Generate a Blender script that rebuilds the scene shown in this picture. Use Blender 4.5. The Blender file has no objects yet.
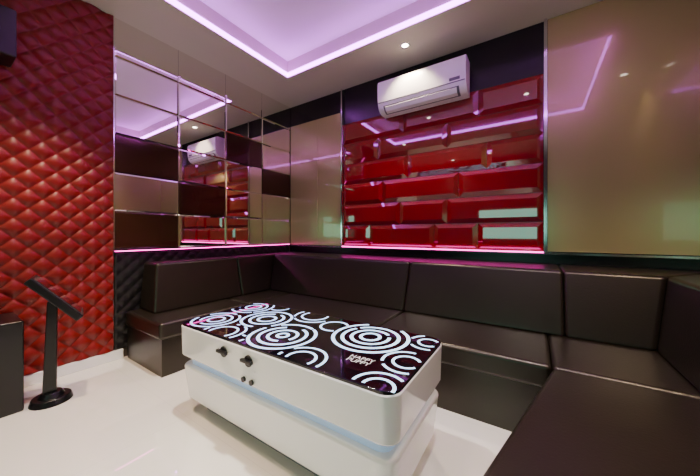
import bpy, bmesh, math, random
from mathutils import Vector, Matrix
random.seed(4)
C = bpy.context.scene.collection

# ------------------------------------------------------------------ helpers
def mat(name, col, rough=0.5, metal=0.0, emis=None, estr=0.0, coat=0.0, spec=0.5, noise=0.0, nscale=20, bump=0.0, bscale=200, crough=0.03):
    m = bpy.data.materials.new(name); m.use_nodes = True
    nt = m.node_tree; b = nt.nodes['Principled BSDF']
    b.inputs['Base Color'].default_value = (*col, 1)
    b.inputs['Roughness'].default_value = rough
    b.inputs['Metallic'].default_value = metal
    b.inputs['Specular IOR Level'].default_value = spec
    b.inputs['Coat Weight'].default_value = coat
    b.inputs['Coat Roughness'].default_value = crough
    if emis:
        b.inputs['Emission Color'].default_value = (*emis, 1)
        b.inputs['Emission Strength'].default_value = estr
    tc = nt.nodes.new('ShaderNodeTexCoord')
    if noise > 0:
        n = nt.nodes.new('ShaderNodeTexNoise'); n.inputs['Scale'].default_value = nscale
        nt.links.new(tc.outputs['Object'], n.inputs['Vector'])
        r = nt.nodes.new('ShaderNodeValToRGB')
        r.color_ramp.elements[0].color = (*[c*(1-noise) for c in col], 1)
        r.color_ramp.elements[1].color = (*[min(1, c*(1+noise)) for c in col], 1)
        nt.links.new(n.outputs['Fac'], r.inputs['Fac'])
        nt.links.new(r.outputs['Color'], b.inputs['Base Color'])
    if bump > 0:
        n2 = nt.nodes.new('ShaderNodeTexNoise'); n2.inputs['Scale'].default_value = bscale
        nt.links.new(tc.outputs['Object'], n2.inputs['Vector'])
        bp = nt.nodes.new('ShaderNodeBump'); bp.inputs['Strength'].default_value = bump
        bp.inputs['Distance'].default_value = 0.005
        nt.links.new(n2.outputs['Fac'], bp.inputs['Height'])
        nt.links.new(bp.outputs['Normal'], b.inputs['Normal'])
    return m

def finish(name, bm, mats, parent=None, smooth=False, bevel=0.0, seg=3, label=None, category=None, kind=None, group=None):
    me = bpy.data.meshes.new(name); bmesh.ops.recalc_face_normals(bm, faces=bm.faces)
    bm.to_mesh(me); bm.free()
    if not isinstance(mats, (list, tuple)): mats = [mats]
    for m in mats: me.materials.append(m)
    o = bpy.data.objects.new(name, me); C.objects.link(o)
    if smooth or bevel > 0:
        for p in me.polygons: p.use_smooth = True
    if bevel > 0:
        md = o.modifiers.new('b', 'BEVEL'); md.width = bevel; md.segments = seg
        md.limit_method = 'ANGLE'; md.angle_limit = math.radians(35); md.harden_normals = True
    meta(o, parent, label, category, kind, group)
    return o

def meta(o, parent=None, label=None, category=None, kind=None, group=None):
    if parent: o.parent = parent
    if label: o['label'] = label
    if category: o['category'] = category
    if kind: o['kind'] = kind
    if group: o['group'] = group

def empty(name, loc=(0,0,0), label=None, category=None, group=None):
    e = bpy.data.objects.new(name, None); C.objects.link(e); e.empty_display_size = 0.1
    e.location = loc
    meta(e, None, label, category, None, group)
    return e

def addbox(bm, x0, x1, y0, y1, z0, z1, mi=0):
    v = [bm.verts.new(p) for p in [(x0,y0,z0),(x1,y0,z0),(x1,y1,z0),(x0,y1,z0),(x0,y0,z1),(x1,y0,z1),(x1,y1,z1),(x0,y1,z1)]]
    for f in [(3,2,1,0),(4,5,6,7),(0,1,5,4),(1,2,6,5),(2,3,7,6),(3,0,4,7)]:
        fc = bm.faces.new([v[i] for i in f]); fc.material_index = mi

def box(name, b, m, **k):
    bm = bmesh.new(); addbox(bm, *b); return finish(name, bm, m, **k)

def prism(name, bot, top, z0, z1, m, **k):
    bm = bmesh.new()
    a = [bm.verts.new((p[0], p[1], z0)) for p in bot]
    c = [bm.verts.new((p[0], p[1], z1)) for p in top]
    n = len(a)
    bm.faces.new(a[::-1]); bm.faces.new(c)
    for i in range(n): bm.faces.new([a[i], a[(i+1)%n], c[(i+1)%n], c[i]])
    return finish(name, bm, m, **k)

def rrect(x0, x1, y0, y1, r, n=8):
    pts = []
    for cx, cy, a0 in [(x1-r,y1-r,0),(x0+r,y1-r,90),(x0+r,y0+r,180),(x1-r,y0+r,270)]:
        for i in range(n+1):
            a = math.radians(a0+90*i/n); pts.append((cx+r*math.cos(a), cy+r*math.sin(a)))
    return pts

def cyl(bm, cx, cy, cz, r, h, n=32, axis='z', r2=None, mi=0):
    r2 = r if r2 is None else r2
    def P(a, rr, t):
        u, v = rr*math.cos(a), rr*math.sin(a)
        return {'z':(cx+u,cy+v,cz+t),'y':(cx+u,cy+t,cz+v),'x':(cx+t,cy+u,cz+v)}[axis]
    A = [bm.verts.new(P(2*math.pi*i/n, r, 0)) for i in range(n)]
    B = [bm.verts.new(P(2*math.pi*i/n, r2, h)) for i in range(n)]
    fs = [bm.faces.new(A[::-1]), bm.faces.new(B)]
    for i in range(n): fs.append(bm.faces.new([A[i],A[(i+1)%n],B[(i+1)%n],B[i]]))
    for f in fs: f.material_index = mi

# ------------------------------------------------------------------ dimensions (camera at 0,0,1)
XL, XR, YB, YF, H = -2.80, 0.97, 2.77, -1.6, 2.72
HR = 2.90
# ------------------------------------------------------------------ materials
M_wall = mat('painted_wall', (0.11,0.09,0.07), 0.6, noise=0.05)
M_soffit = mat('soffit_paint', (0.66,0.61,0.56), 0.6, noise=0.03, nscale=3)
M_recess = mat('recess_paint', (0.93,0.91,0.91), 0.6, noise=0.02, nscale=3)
M_white = mat('white_gloss', (0.92,0.93,0.94), 0.07, coat=0.9)
M_black = mat('black_paint', (0.006,0.005,0.007), 0.25, noise=0.1)
M_gold = mat('champagne_glass', (0.47,0.42,0.17), 0.25, metal=0.30, coat=0.9, noise=0.03, nscale=2, crough=0.03)
M_red = mat('red_glass', (0.24,0.0003,0.009), 0.03, coat=0.9, spec=0.8, noise=0.06, nscale=2)
M_mirror = mat('mirror', (0.86,0.83,0.80), 0.01, metal=1.0)
M_bronze = mat('bronze_mirror', (0.065,0.026,0.014), 0.10, metal=0.5, coat=0.4)
M_chrome = mat('chrome', (0.8,0.78,0.78), 0.12, metal=1.0)
M_quilt = mat('red_leatherette', (0.19,0.0035,0.0025), 0.42, bump=0.06, bscale=150, noise=0.08)
M_quiltb = mat('black_leatherette', (0.010,0.009,0.010), 0.4, bump=0.08, bscale=150)
M_leather = mat('dark_leather', (0.0100,0.0074,0.0050), 0.32, spec=0.55, bump=0.12, bscale=120, noise=0.15, nscale=8)
M_leather.node_tree.nodes['Principled BSDF'].inputs['Specular Tint'].default_value = (1.0,0.93,0.82,1)
M_plastic = mat('black_plastic', (0.005,0.005,0.006), 0.28, noise=0.1)
M_screen = mat('screen_glass', (0.012,0.012,0.015), 0.04, coat=0.8)
M_bezel = mat('screen_bezel', (0.05,0.05,0.055), 0.2)
M_ac = mat('ac_plastic', (0.92,0.92,0.92), 0.3, noise=0.01)
M_acdark = mat('ac_dark', (0.12,0.13,0.15), 0.4)
M_led = mat('violet_led', (0.9,0.6,1), 0.5, emis=(0.66,0.13,1.0), estr=17)
M_ledm = mat('magenta_led', (0.9,0.2,0.5), 0.5, emis=(1.0,0.02,0.50), estr=10)
M_lamp = mat('lamp_lens', (1,1,1), 0.5, emis=(1.0,0.9,0.75), estr=25)
M_tabletop = mat('black_glass', (0.002,0.002,0.004), 0.03, coat=0.2, spec=0.5)
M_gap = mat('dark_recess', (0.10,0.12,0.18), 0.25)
M_glow = mat('lit_gap', (0.6,0.7,0.9), 0.3, emis=(0.50,0.68,1.0), estr=0.30)
M_text = mat('white_print', (0.6,0.6,0.6), 0.5, emis=(1,1,1), estr=0.2)
M_cone = mat('speaker_cone', (0.03,0.03,0.03), 0.7)
M_tv = mat('tv_glow', (0.1,0.1,0.1), 0.3, emis=(0.30,0.95,0.72), estr=4.5)

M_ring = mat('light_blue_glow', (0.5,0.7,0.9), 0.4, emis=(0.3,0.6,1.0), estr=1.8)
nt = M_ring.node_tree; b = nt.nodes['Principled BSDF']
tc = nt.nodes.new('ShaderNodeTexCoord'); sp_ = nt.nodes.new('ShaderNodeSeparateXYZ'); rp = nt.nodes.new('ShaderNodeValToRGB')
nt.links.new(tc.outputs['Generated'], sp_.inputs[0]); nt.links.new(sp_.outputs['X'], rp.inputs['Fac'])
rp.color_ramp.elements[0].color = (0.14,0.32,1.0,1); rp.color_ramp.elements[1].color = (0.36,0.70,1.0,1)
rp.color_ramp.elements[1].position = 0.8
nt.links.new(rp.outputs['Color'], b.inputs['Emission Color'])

M_floor = mat('polished_tile', (0.80,0.77,0.72), 0.02, coat=1.0, spec=1.0)
nt = M_floor.node_tree; b = nt.nodes['Principled BSDF']
tc = nt.nodes.new('ShaderNodeTexCoord'); br = nt.nodes.new('ShaderNodeTexBrick')
br.offset = 0.0; br.inputs['Scale'].default_value = 1.0
br.inputs['Brick Width'].default_value = 0.8; br.inputs['Row Height'].default_value = 0.8
br.inputs['Mortar Size'].default_value = 0.001
br.inputs['Color1'].default_value = (0.82,0.80,0.74,1); br.inputs['Color2'].default_value = (0.81,0.79,0.73,1)
br.inputs['Mortar'].default_value = (0.70,0.67,0.63,1)
nt.links.new(tc.outputs['Object'], br.inputs['Vector']); nt.links.new(br.outputs['Color'], b.inputs['Base Color'])

# ------------------------------------------------------------------ room shell
S = dict(kind='structure')
box('floor', (XL-.1, XR+.1, YF-.1, YB+.1, -0.1, 0), M_floor, **S)
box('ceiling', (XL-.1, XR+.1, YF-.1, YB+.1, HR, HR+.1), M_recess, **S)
box('wall_left', (XL-.1, XL, YF, YB, 0, HR), M_wall, **S)
box('wall_right', (XR, XR+.1, YF, YB, 0, HR), M_gold, **S)
box('wall_back', (XL-.1, XR+.1, YB, YB+.1, 0, HR), M_black, **S)
box('wall_front', (XL-.1, XR+.1, YF-.1, YF, 0, HR), M_wall, **S)
rx0, rx1, ry0, ry1 = -2.28, 0.56, 0.45, 2.22
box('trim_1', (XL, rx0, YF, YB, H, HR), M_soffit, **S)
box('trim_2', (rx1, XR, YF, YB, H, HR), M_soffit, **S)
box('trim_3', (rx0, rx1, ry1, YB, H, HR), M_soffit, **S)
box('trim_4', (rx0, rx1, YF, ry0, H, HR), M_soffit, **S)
box('baseboard_left', (XL, XL+.022, YF, 0.9, 0, 0.075), M_white, bevel=0.004, **S)

bm = bmesh.new(); t = 0.016; z0, z1 = H+0.006, H+0.042
addbox(bm, rx0, rx0+t, ry0, ry1, z0, z1); addbox(bm, rx1-t, rx1, ry0, ry1, z0, z1)
addbox(bm, rx0+t, rx1-t, ry1-t, ry1, z0, z1); addbox(bm, rx0+t, rx1-t, ry0, ry0+t, z0, z1)
finish('led_strip', bm, M_led, label='pink violet LED strip lighting the recessed ceiling edge', category='LED strip')

# ------------------------------------------------------------------ quilted panels
def quilt(name, y0, y1, z0, z1, s, depth, res, m, label, ex=0.6):
    bm = bmesh.new()
    ny = max(2, int((y1-y0)/res)); nz = max(2, int((z1-z0)/res)); g = []
    for j in range(nz+1):
        row = []
        for i in range(ny+1):
            y = y0+(y1-y0)*i/ny; z = z0+(z1-z0)*j/nz
            u = (y+z)/s; v = (y-z)/s
            hgt = (abs(math.sin(math.pi*u))*abs(math.sin(math.pi*v)))**ex
            row.append(bm.verts.new((XL+0.008+depth*hgt, y, z)))
        g.append(row)
    for j in range(nz):
        for i in range(ny):
            bm.faces.new([g[j][i], g[j][i+1], g[j+1][i+1], g[j+1][i]])
    border = g[0] + [r[-1] for r in g[1:]] + g[-1][-2::-1] + [r[0] for r in g[-2:0:-1]]
    bk = [bm.verts.new((XL+0.001, v.co.y, v.co.z)) for v in border]
    n = len(border)
    for i in range(n): bm.faces.new([border[i], border[(i+1)%n], bk[(i+1)%n], bk[i]])
    return finish(name, bm, m, smooth=True, label=label, category='wall panel')
quilt('quilted_wall_panel', -0.40, 0.835, 0.078, H-0.002, 0.130, 0.019, 0.0060, M_quilt, 'red padded diamond-quilted leatherette wall panel above white baseboard', 0.45)
quilt('quilted_wall_panel', 0.845, 2.74, 0.078, 0.85, 0.10, 0.012, 0.0125, M_quiltb, 'black diamond-quilted wall panel below the mirror tiles')

# ------------------------------------------------------------------ mirror tiles
def tile_x(bm, y0, y1, z0, z1, xb, th, bev, mi=0):
    o = [(xb,y0,z0),(xb,y1,z0),(xb,y1,z1),(xb,y0,z1)]
    i = [(xb+th,y0+bev,z0+bev),(xb+th,y1-bev,z0+bev),(xb+th,y1-bev,z1-bev),(xb+th,y0+bev,z1-bev)]
    O = [bm.verts.new(p) for p in o]; I = [bm.verts.new(p) for p in i]
    bm.faces.new(O[::-1]).material_index = mi
    bm.faces.new(I).material_index = mi
    for k in range(4): bm.faces.new([O[k],O[(k+1)%4],I[(k+1)%4],I[k]]).material_index = mi
mz0 = 0.875; mrow = (H-mz0)/6; my0 = 0.84; mcol = (YB-0.004-my0)/4
dark = {(0,0),(0,2),(1,1),(2,3),(3,2)}
mir = empty('mirror_wall_panel', (XL, 1.8, 0.87), 'grid of bevelled mirror tiles with a few dark red-brown ones', 'mirror')
bm = bmesh.new(); bd = bmesh.new()
for i in range(4):
    for j in range(6):
        y0, y1 = my0+i*mcol+0.001, my0+(i+1)*mcol-0.001; z0, z1 = mz0+j*mrow+0.001, mz0+(j+1)*mrow-0.001
        tile_x(bd if (i,j) in dark else bm, y0, y1, z0, z1, XL+0.012, 0.004, 0.012)
def addp(o, p):
    o.parent = p; o.matrix_parent_inverse = Matrix.Translation(-Vector(p.location))
addp(finish('mirror_tiles', bm, M_mirror), mir)
addp(finish('bronze_tiles', bd, M_bronze, label='dark red-brown tinted glass tiles'), mir)
addp(box('backing_board', (XL+0.001, XL+0.012, my0, YB-0.004, mz0, H-0.002), M_black), mir)
addp(box('chrome_edge', (XL+0.001, XL+0.03, my0-0.008, my0, mz0-0.012, H-0.002), M_chrome), mir)
box('trim_5', (XL+0.001, XL+0.035, my0, YB-0.002, 0.858, 0.873), M_chrome, **S)

# ------------------------------------------------------------------ back wall: panels
tz0 = 0.86
def tile_y(bm, x0, x1, z0, z1, yb, th, bev):
    O = [bm.verts.new(p) for p in [(x0,yb,z0),(x1,yb,z0),(x1,yb,z1),(x0,yb,z1)]]
    I = [bm.verts.new(p) for p in [(x0+bev,yb-th,z0+bev),(x1-bev,yb-th,z0+bev),(x1-bev,yb-th,z1-bev),(x0+bev,yb-th,z1-bev)]]
    bm.faces.new(O); bm.faces.new(I[::-1])
    for k in range(4): bm.faces.new([O[k],O[(k+1)%4],I[(k+1)%4],I[k]])
RX0, RX1, RZ1 = -1.91, 0.056, 2.30
rows = [[-1.15,-0.43],[-1.45,-0.706],[-1.10,-0.36],[-1.39,-0.60],[-1.19,-0.706],[-1.55,-0.83,-0.433]]
bm = bmesh.new(); rh = (RZ1-tz0)/6
for r, divs in enumerate(rows):
    zt = RZ1-r*rh; xs = [RX0]+divs+[RX1]
    for a, c in zip(xs[:-1], xs[1:]):
        tile_y(bm, a+0.001, c-0.001, zt-rh+0.001, zt-0.001, YB-0.002, 0.018, 0.042)
finish('red_glass_tile_panel', bm, M_red, label='glossy deep red glass bricks covering the wall', category='wall panel')
gp = dict(category='wall panel')
box('glass_panel', (-2.775, -2.3045, YB-0.015, YB-0.002, tz0, 2.45), M_gold, bevel=0.001, label='narrow champagne frosted glass panel beside the mirror', **gp)
box('glass_panel', (-2.303, -1.93, YB-0.015, YB-0.002, tz0, 2.45), M_gold, bevel=0.001, label='narrow champagne frosted glass panel beside the red tiles', **gp)
box('glass_panel', (0.082, XR-0.002, YB-0.015, YB-0.002, tz0, H-0.002), M_gold, bevel=0.002, label='wide champagne frosted glass panel beside the red tiles', **gp)
box('trim_6', (-1.928, -1.912, YB-0.035, YB-0.002, tz0-0.02, H-0.002), M_chrome, **S)
box('trim_7', (0.058, 0.080, YB-0.035, YB-0.002, tz0-0.02, H-0.002), M_chrome, **S)
box('trim_8', (-2.78, XR-0.002, YB-0.03, YB-0.002, tz0-0.022, tz0-0.006), M_chrome, **S)
box('led_strip', (RX0, RX1, YB-0.040, YB-0.030, tz0-0.012, tz0-0.002), M_ledm, label='magenta LED strip along the foot of the red tiles', category='LED strip')
box('led_strip', (XL+0.035, XL+0.043, my0, YB-0.05, 0.860, 0.866), M_ledm, label='pink LED strip along the foot of the mirror tiles', category='LED strip')

# ------------------------------------------------------------------ air conditioner
ac = empty('air_conditioner', (-0.92, YB, 2.24), 'white split air conditioner mounted above red glass tiles', 'air conditioner')
AO = 0.032
def extr_x(name, prof, x0, x1, m, **k):
    bm = bmesh.new()
    A = [bm.verts.new((x0, YB-AO-p[0], p[1])) for p in prof]; B = [bm.verts.new((x1, YB-AO-p[0], p[1])) for p in prof]
    bm.faces.new(A); bm.faces.new(B[::-1]); n = len(A)
    for i in range(n): bm.faces.new([A[i],B[i],B[(i+1)%n],A[(i+1)%n]])
    return finish(name, bm, m, **k)
ax0, ax1 = -1.345, -0.495
addp(extr_x('body', [(0,2.235),(0.09,2.235),(0.135,2.25),(0.165,2.29),(0.178,2.34),(0.185,2.45),(0.183,2.52),(0.17,2.545),(0.14,2.555),(0,2.555)], ax0, ax1, M_ac, bevel=0.006), ac)
addp(extr_x('air_outlet', [(0.095,2.240),(0.137,2.2475),(0.166,2.286),(0.169,2.292),(0.135,2.246),(0.09,2.232)], ax0+0.06, ax1-0.06, M_acdark, label='dark air outlet slot'), ac)
addp(extr_x('louver_flap', [(0.110,2.236),(0.145,2.248),(0.170,2.282),(0.173,2.279),(0.149,2.242),(0.112,2.230)], ax0+0.08, ax1-0.08, M_ac), ac)
addp(extr_x('front_seam', [(0.175,2.326),(0.1805,2.326),(0.1815,2.332),(0.175,2.332)], ax0+0.01, ax1-0.01, M_acdark), ac)
addp(extr_x('display_window', [(0.176,2.345),(0.1815,2.345),(0.183,2.37),(0.176,2.37)], ax1-0.14, ax1-0.05, M_acdark), ac)
addp(box('mounting_plate', (ax0+0.08, ax1-0.08, YB-AO-0.001, YB-0.001, 2.32, 2.50), M_acdark), ac)

# ------------------------------------------------------------------ sofa
sofa = empty('corner_sofa', (-1.0, 2.2, 0), 'U-shaped near-black leather built-in sofa along three walls', 'sofa')
LX, BYs = -2.15, 1.62
wl, wr, wb = XL+0.04, XR-0.01, YB-0.05
ZS, ZT = 0.38, 0.765
y_end = -0.7
def fx(y): return 0.056+(y-1.576)*0.226
def P(o): addp(o, sofa)
i = 0.02
bm = bmesh.new()
addbox(bm, wl, LX-i, 0.9+i, wb, 0, 0.27)
addbox(bm, LX-i, fx(BYs)+i, BYs+i, wb, 0, 0.27)
P(finish('base', bm, M_leather, label='dark leather-covered plinth'))
bp_ = [(fx(wb)+i,wb),(fx(y_end)+i,y_end),(wr,y_end),(wr,wb)]
P(prism('base', bp_, bp_, 0, 0.27, M_leather, label='dark leather-covered plinth'))
def seatp(pts): P(prism('seat_cushion', pts, pts, 0.262, ZS, M_leather, bevel=0.024, seg=5))
g = 0.0005
def seat(x0,x1,y0,y1): seatp([(x0+g,y0+g),(x1-g,y0+g),(x1-g,y1-g),(x0+g,y1-g)])
seat(wl, LX, 0.9, BYs)
seat(wl, LX, BYs, wb)
seat(LX, -0.886, BYs, wb)
seat(-0.886, fx(BYs), BYs, wb)
seat(fx(BYs), wr, BYs, wb)
seatp([(fx(0.5)+g,0.5+g),(wr,0.5+g),(wr,BYs-g),(fx(BYs)+g,BYs-g)])
seatp([(fx(y_end)+g,y_end+g),(wr,y_end+g),(wr,0.5-g),(fx(0.5)+g,0.5-g)])
lf, lt = -2.46, -2.55; bf, bt = 2.12, 2.27; rf, rt = 0.53, 0.61
def back(bot, top): P(prism('backrest', bot, top, ZS-0.004, ZT, M_leather, bevel=0.022, seg=5))
back([(wl,1.0),(lf,0.99),(lf,1.78-g),(wl,1.78-g)], [(wl,1.03),(lt,1.04),(lt,1.78-g),(wl,1.78-g)])
back([(wl,1.78+g),(lf,1.78+g),(lf,bf-g),(wl,wb-g)], [(wl,1.78+g),(lt,1.78+g),(lt,bt-g),(wl,wb-g)])
back([(wl+g,wb),(lf+g,bf),(-0.886-g,bf),(-0.886-g,wb)], [(wl+g,wb),(lt+g,bt),(-0.886-g,bt),(-0.886-g,wb)])
back([(-0.886+g,bf),(0.15-g,bf),(0.15-g,wb),(-0.886+g,wb)], [(-0.886+g,bt),(0.15-g,bt),(0.15-g,wb),(-0.886+g,wb)])
back([(0.15+g,bf),(rf-g,bf),(wr-g,wb),(0.15+g,wb)], [(0.15+g,bt),(rt-g,bt),(wr-g,wb),(0.15+g,wb)])
back([(rf,bf-g),(rf,0.72+g),(wr,0.72+g),(wr,wb-g)], [(rt,bt-g),(rt,0.72+g),(wr,0.72+g),(wr,wb-g)])
back([(rf,0.72-g),(rf,y_end),(wr,y_end),(wr,0.72-g)], [(rt,0.72-g),(rt,y_end),(wr,y_end),(wr,0.72-g)])

# ------------------------------------------------------------------ table
TX0, TX1, TY0, TY1, TZ = -1.70, -0.36, 0.80, 1.37, 0.50
tb = empty('coffee_table', ((TX0+TX1)/2, (TY0+TY1)/2, 0), 'white two-tier coffee table with black glass top and glowing ring pattern', 'table')
def T(o): addp(o, tb)
def RR(k, r): return rrect(TX0+k, TX1-k, TY0+k, TY1-k, r)
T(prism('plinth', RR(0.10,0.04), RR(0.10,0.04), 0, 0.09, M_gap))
T(prism('lower_cabinet', RR(0.030,0.06), RR(0.010,0.06), 0.075, 0.268, M_white, bevel=0.014))
T(prism('middle_recess', RR(0.045,0.045), RR(0.045,0.045), 0.256, 0.31, M_glow, label='softly lit blue-white recess between the tiers'))
bm = bmesh.new()
lv = [(RR(0.040,0.04),0.300),(RR(0.004,0.058),0.325),(RR(0,0.06),0.488)]
vv = [[bm.verts.new((p[0],p[1],z)) for p in pts] for pts, z in lv]
bm.faces.new(vv[0][::-1]); bm.faces.new(vv[-1])
for A_, B_ in zip(vv[:-1], vv[1:]):
    for q in range(len(A_)): bm.faces.new([A_[q],A_[(q+1)%len(A_)],B_[(q+1)%len(A_)],B_[q]])
T(finish('upper_cabinet', bm, M_white, bevel=0.006))
T(prism('table_top', RR(0.004,0.058), RR(0.004,0.058), 0.487, TZ, M_tabletop, bevel=0.003))
L, W = TX1-TX0, TY1-TY0
groups = [
 (0.14,0.15,0.135,3,.0125,.042),(0.36,0.05,0.12,2,.012,.040),(0.09,0.45,0.14,3,.012,.042),(0.38,0.32,0.15,3,.015,.046),
 (0.58,0.52,0.13,2,.012,.044),(0.66,0.18,0.17,4,.016,.045),(0.79,0.43,0.08,1,.013,.042),
 (1.03,0.40,0.19,4,.017,.045),(0.91,0.04,0.11,2,.012,.042),(1.28,0.24,0.10,2,.012,.042),(1.27,0.02,0.10,2,.012,.040),(0.26,0.54,0.07,1,.011,.038),(1.29,0.48,0.09,2,.012,.04),(0.50,0.03,0.05,1,.011,.03)]
prio = [groups[i] for i in (7,3,5,0,2,9,4,1,10,8,6,11,12,13)]
bm = bmesh.new(); zz = TZ+0.0008
def ok(x, y, k):
    if not (0.016 < x < L-0.016 and 0.016 < y < W-0.016): return False
    if 1.03 < x < 1.21 and 0.11 < y < 0.20: return False
    for q in range(k):
        a = prio[q]
        if (x-a[0])**2+(y-a[1])**2 < (a[2]+0.011)**2: return False
    return True
for k, (cx, cy, R, n, wd, sp) in enumerate(prio):
    for j in range(n):
        ro = R-sp*j
        if ro < 0.006: continue
        rin = max(ro-wd, 0.0005)
        N = 160; ga = random.uniform(0, 2*math.pi); gw = random.uniform(0.0, 0.9) if j < n-1 else 0
        for s in range(N):
            a0, a1 = 2*math.pi*s/N, 2*math.pi*(s+1)/N; am = (a0+a1)/2; rm = (ro+rin)/2
            if (am-ga) % (2*math.pi) < gw: continue
            if not ok(cx+rm*math.cos(am), cy+rm*math.sin(am), k): continue
            vs = [bm.verts.new((TX0+cx+r*math.cos(a), TY0+cy+r*math.sin(a), zz)) for r, a in [(rin,a0),(ro,a0),(ro,a1),(rin,a1)]]
            bm.faces.new(vs)
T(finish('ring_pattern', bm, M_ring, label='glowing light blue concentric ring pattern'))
def text(body, loc, size, name, m, rotz=0):
    cu = bpy.data.curves.new(name, 'FONT'); cu.body = body; cu.size = size; cu.align_x = 'CENTER'; cu.align_y = 'CENTER'
    cu.space_line = 0.85; cu.offset = 0.0
    o = bpy.data.objects.new(name, cu); C.objects.link(o); o.location = loc; o.rotation_euler = (0,0,rotz)
    bpy.context.view_layer.update()
    dg = bpy.context.evaluated_depsgraph_get()
    me = bpy.data.meshes.new_from_object(o.evaluated_get(dg)); mw = o.matrix_world.copy()
    me.transform(mw)
    bpy.data.objects.remove(o)
    me.materials.clear(); me.materials.append(m)
    o2 = bpy.data.objects.new(name, me); C.objects.link(o2); return o2
T(text('HAPPY\nPUPPY', (TX0+1.12, TY0+0.155, zz), 0.037, 'printed_lettering', M_text))
for hx in (-1.25, -1.065):
    bm = bmesh.new()
    cyl(bm, hx, TY0-0.004+0.006, 0.435, 0.026, -0.008, 24, 'y')
    addbox(bm, hx-0.038, hx+0.038, TY0-0.020, TY0-0.004, 0.430, 0.445)
    T(finish('handle', bm, M_plastic, bevel=0.003, label='black pull handle'))
for hx in (-1.10, -1.045):
    bm = bmesh.new(); cyl(bm, hx, TY0+0.014, 0.345, 0.012, -0.020, 20, 'y')
    T(finish('knob', bm, M_plastic, label='small black knob'))

# ------------------------------------------------------------------ touch-screen stand
sx, sy = -2.42, 0.43
st = empty('touchscreen_stand', (sx, sy, 0), 'black floor stand with tilted touch screen panel beside red quilted wall', 'screen stand')
def Sx(o): addp(o, st)
ang = math.radians(76); ca, sa = math.cos(ang), math.sin(ang)
def rot(p): return (sx+p[0]*ca-p[1]*sa, sy+p[0]*sa+p[1]*ca)
def disc(r, k=1.0, n=28): return [rot((r*math.cos(2*math.pi*q/n), r*k*math.sin(2*math.pi*q/n))) for q in range(n)]
Sx(prism('base_plate', disc(0.095), disc(0.085), 0, 0.035, M_plastic, bevel=0.004))
Sx(prism('base_collar', disc(0.06), disc(0.045), 0.034, 0.06, M_plastic, bevel=0.003))
q0 = [rot(p) for p in [(-0.038,-0.018),(0.022,-0.018),(0.022,0.018),(-0.038,0.018)]]
q1 = [rot(p) for p in [(-0.018,-0.018),(0.026,-0.018),(0.026,0.018),(-0.018,0.018)]]
Sx(prism('column', q0, q1, 0.05, 0.60, M_plastic, bevel=0.006))
def slab(name, hl, hw, th, off, m, bev):
    bm = bmesh.new(); addbox(bm, -hl, hl, -hw, hw, off, off+th)
    R = Matrix.Translation((*rot((0.02,0)), 0.615)) @ Matrix.Rotation(ang, 4, 'Z') @ Matrix.Rotation(math.radians(50), 4, 'Y')
    bmesh.ops.transform(bm, matrix=R, verts=bm.verts)
    Sx(finish(name, bm, m, bevel=bev))
slab('screen_housing', 0.165, 0.105, 0.040, -0.020, M_plastic, 0.007)
slab('screen_frame', 0.155, 0.096, 0.003, 0.0195, M_bezel, 0.001)
slab('screen', 0.140, 0.082, 0.002, 0.0222, M_screen, 0.0)

# ------------------------------------------------------------------ speakers
def speaker(name, b, label, drivers):
    x0,x1,y0,y1,z0,z1 = b
    e = empty(name, ((x0+x1)/2,(y0+y1)/2,z0), label, 'speaker')
    addp(box('cabinet', b, M_plastic, bevel=0.008), e)
    for (dy, dz, r) in drivers:
        bm = bmesh.new(); cyl(bm, x1-0.001, (y0+y1)/2+dy, z0+dz, r, 0.008, 32, 'x', r*0.94)
        cyl(bm, x1+0.007, (y0+y1)/2+dy, z0+dz, r*0.85, 0.002, 32, 'x', r*0.3)
        addp(finish('speaker_driver', bm, M_cone, smooth=False), e)
speaker('floor_speaker', (-2.745,-2.42,-0.26,0.322,0,0.51), 'black floor speaker cabinet beside the red quilted wall', [(0,0.2,0.14),(0,0.42,0.05)])
speaker('wall_speaker', (-2.774,-2.58,-0.15,0.315,2.05,2.33), 'black speaker mounted high on the red quilted wall', [(-0.10,0.14,0.11),(0.12,0.14,0.05)])

tv = empty('television', (-0.55, YF, 0.9), 'flat wall television with a glowing pale green-blue picture', 'television')
addp(box('frame', (-1.10,0.10,YF+0.002,YF+0.05,0.88,1.56), M_plastic, bevel=0.005), tv)
addp(box('screen', (-1.08,0.08,YF+0.048,YF+0.053,0.90,1.54), M_tv), tv)

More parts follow.
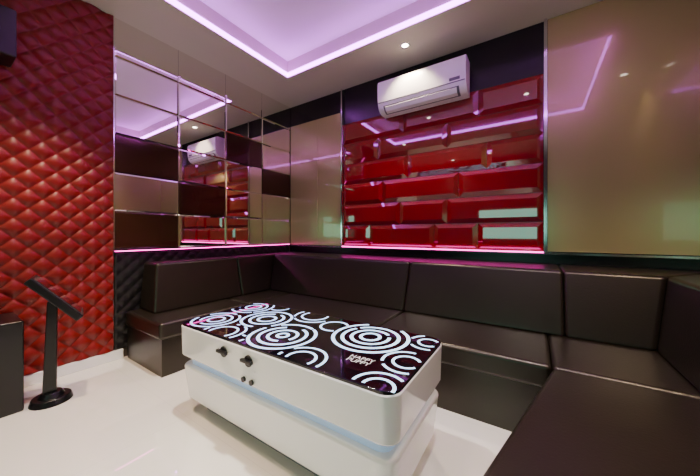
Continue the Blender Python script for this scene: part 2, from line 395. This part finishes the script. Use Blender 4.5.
# ------------------------------------------------------------------ downlights
def downlight(x, y, z, watt, col=(1.0,0.80,0.58), ang=110, blend=0.6):
    e = empty('downlight', (x,y,z), 'small round recessed ceiling downlight with chrome ring', 'ceiling light', 'recessed ceiling downlights')
    bm = bmesh.new(); n = 32
    ri_, ro_ = 0.030, 0.043
    for i in range(n):
        a0, a1 = 2*math.pi*i/n, 2*math.pi*(i+1)/n
        def p(r,a,zz): return bm.verts.new((x+r*math.cos(a), y+r*math.sin(a), zz))
        bm.faces.new([p(ri_,a0,z-0.006),p(ro_,a0,z-0.006),p(ro_,a1,z-0.006),p(ri_,a1,z-0.006)])
        bm.faces.new([p(ro_,a0,z-0.006),p(ro_,a0,z),p(ro_,a1,z),p(ro_,a1,z-0.006)])
    addp(finish('trim_ring', bm, M_chrome), e)
    bm = bmesh.new(); cyl(bm, x, y, z-0.004, ri_, 0.003, 32)
    addp(finish('lens', bm, M_lamp), e)
    l = bpy.data.lights.new('lamp', 'SPOT'); l.energy = watt; l.color = col; l.spot_size = math.radians(ang); l.spot_blend = blend
    l.shadow_soft_size = 0.04
    lo = bpy.data.objects.new('lamp', l); C.objects.link(lo); lo.location = (x,y,z-0.02); addp(lo, e)
warm = (1.0,0.78,0.53)
for (x,y,wt,col,an) in [(-0.99,2.42,110,warm,100),(-2.10,0.42,230,(1.0,0.72,0.44),74),(0.80,1.35,120,warm,95),(-0.9,0.0,75,warm,90),(-1.6,-1.3,30,warm,110)]:
    downlight(x, y, H, wt, col, an)
for (x,y,wt) in [(-1.45,0.95,280),(-0.1,1.0,150)]:  # recess pair added out of view to light the table, not known fixtures
    downlight(x, y, HR, wt, (1.0,0.92,0.82), 72)

w = bpy.data.worlds.new('World'); bpy.context.scene.world = w; w.use_nodes = True
w.node_tree.nodes['Background'].inputs['Color'].default_value = (0.02,0.018,0.02,1)

cd = bpy.data.cameras.new('Camera'); cam = bpy.data.objects.new('Camera', cd); C.objects.link(cam)
cam.location = (0,0,1.0); cam.rotation_euler = (math.radians(90), 0, math.radians(33.3))
cd.sensor_width = 36; cd.lens = 282/700*36; cd.shift_y = -4/700; cd.clip_start = 0.02
bpy.context.scene.camera = cam
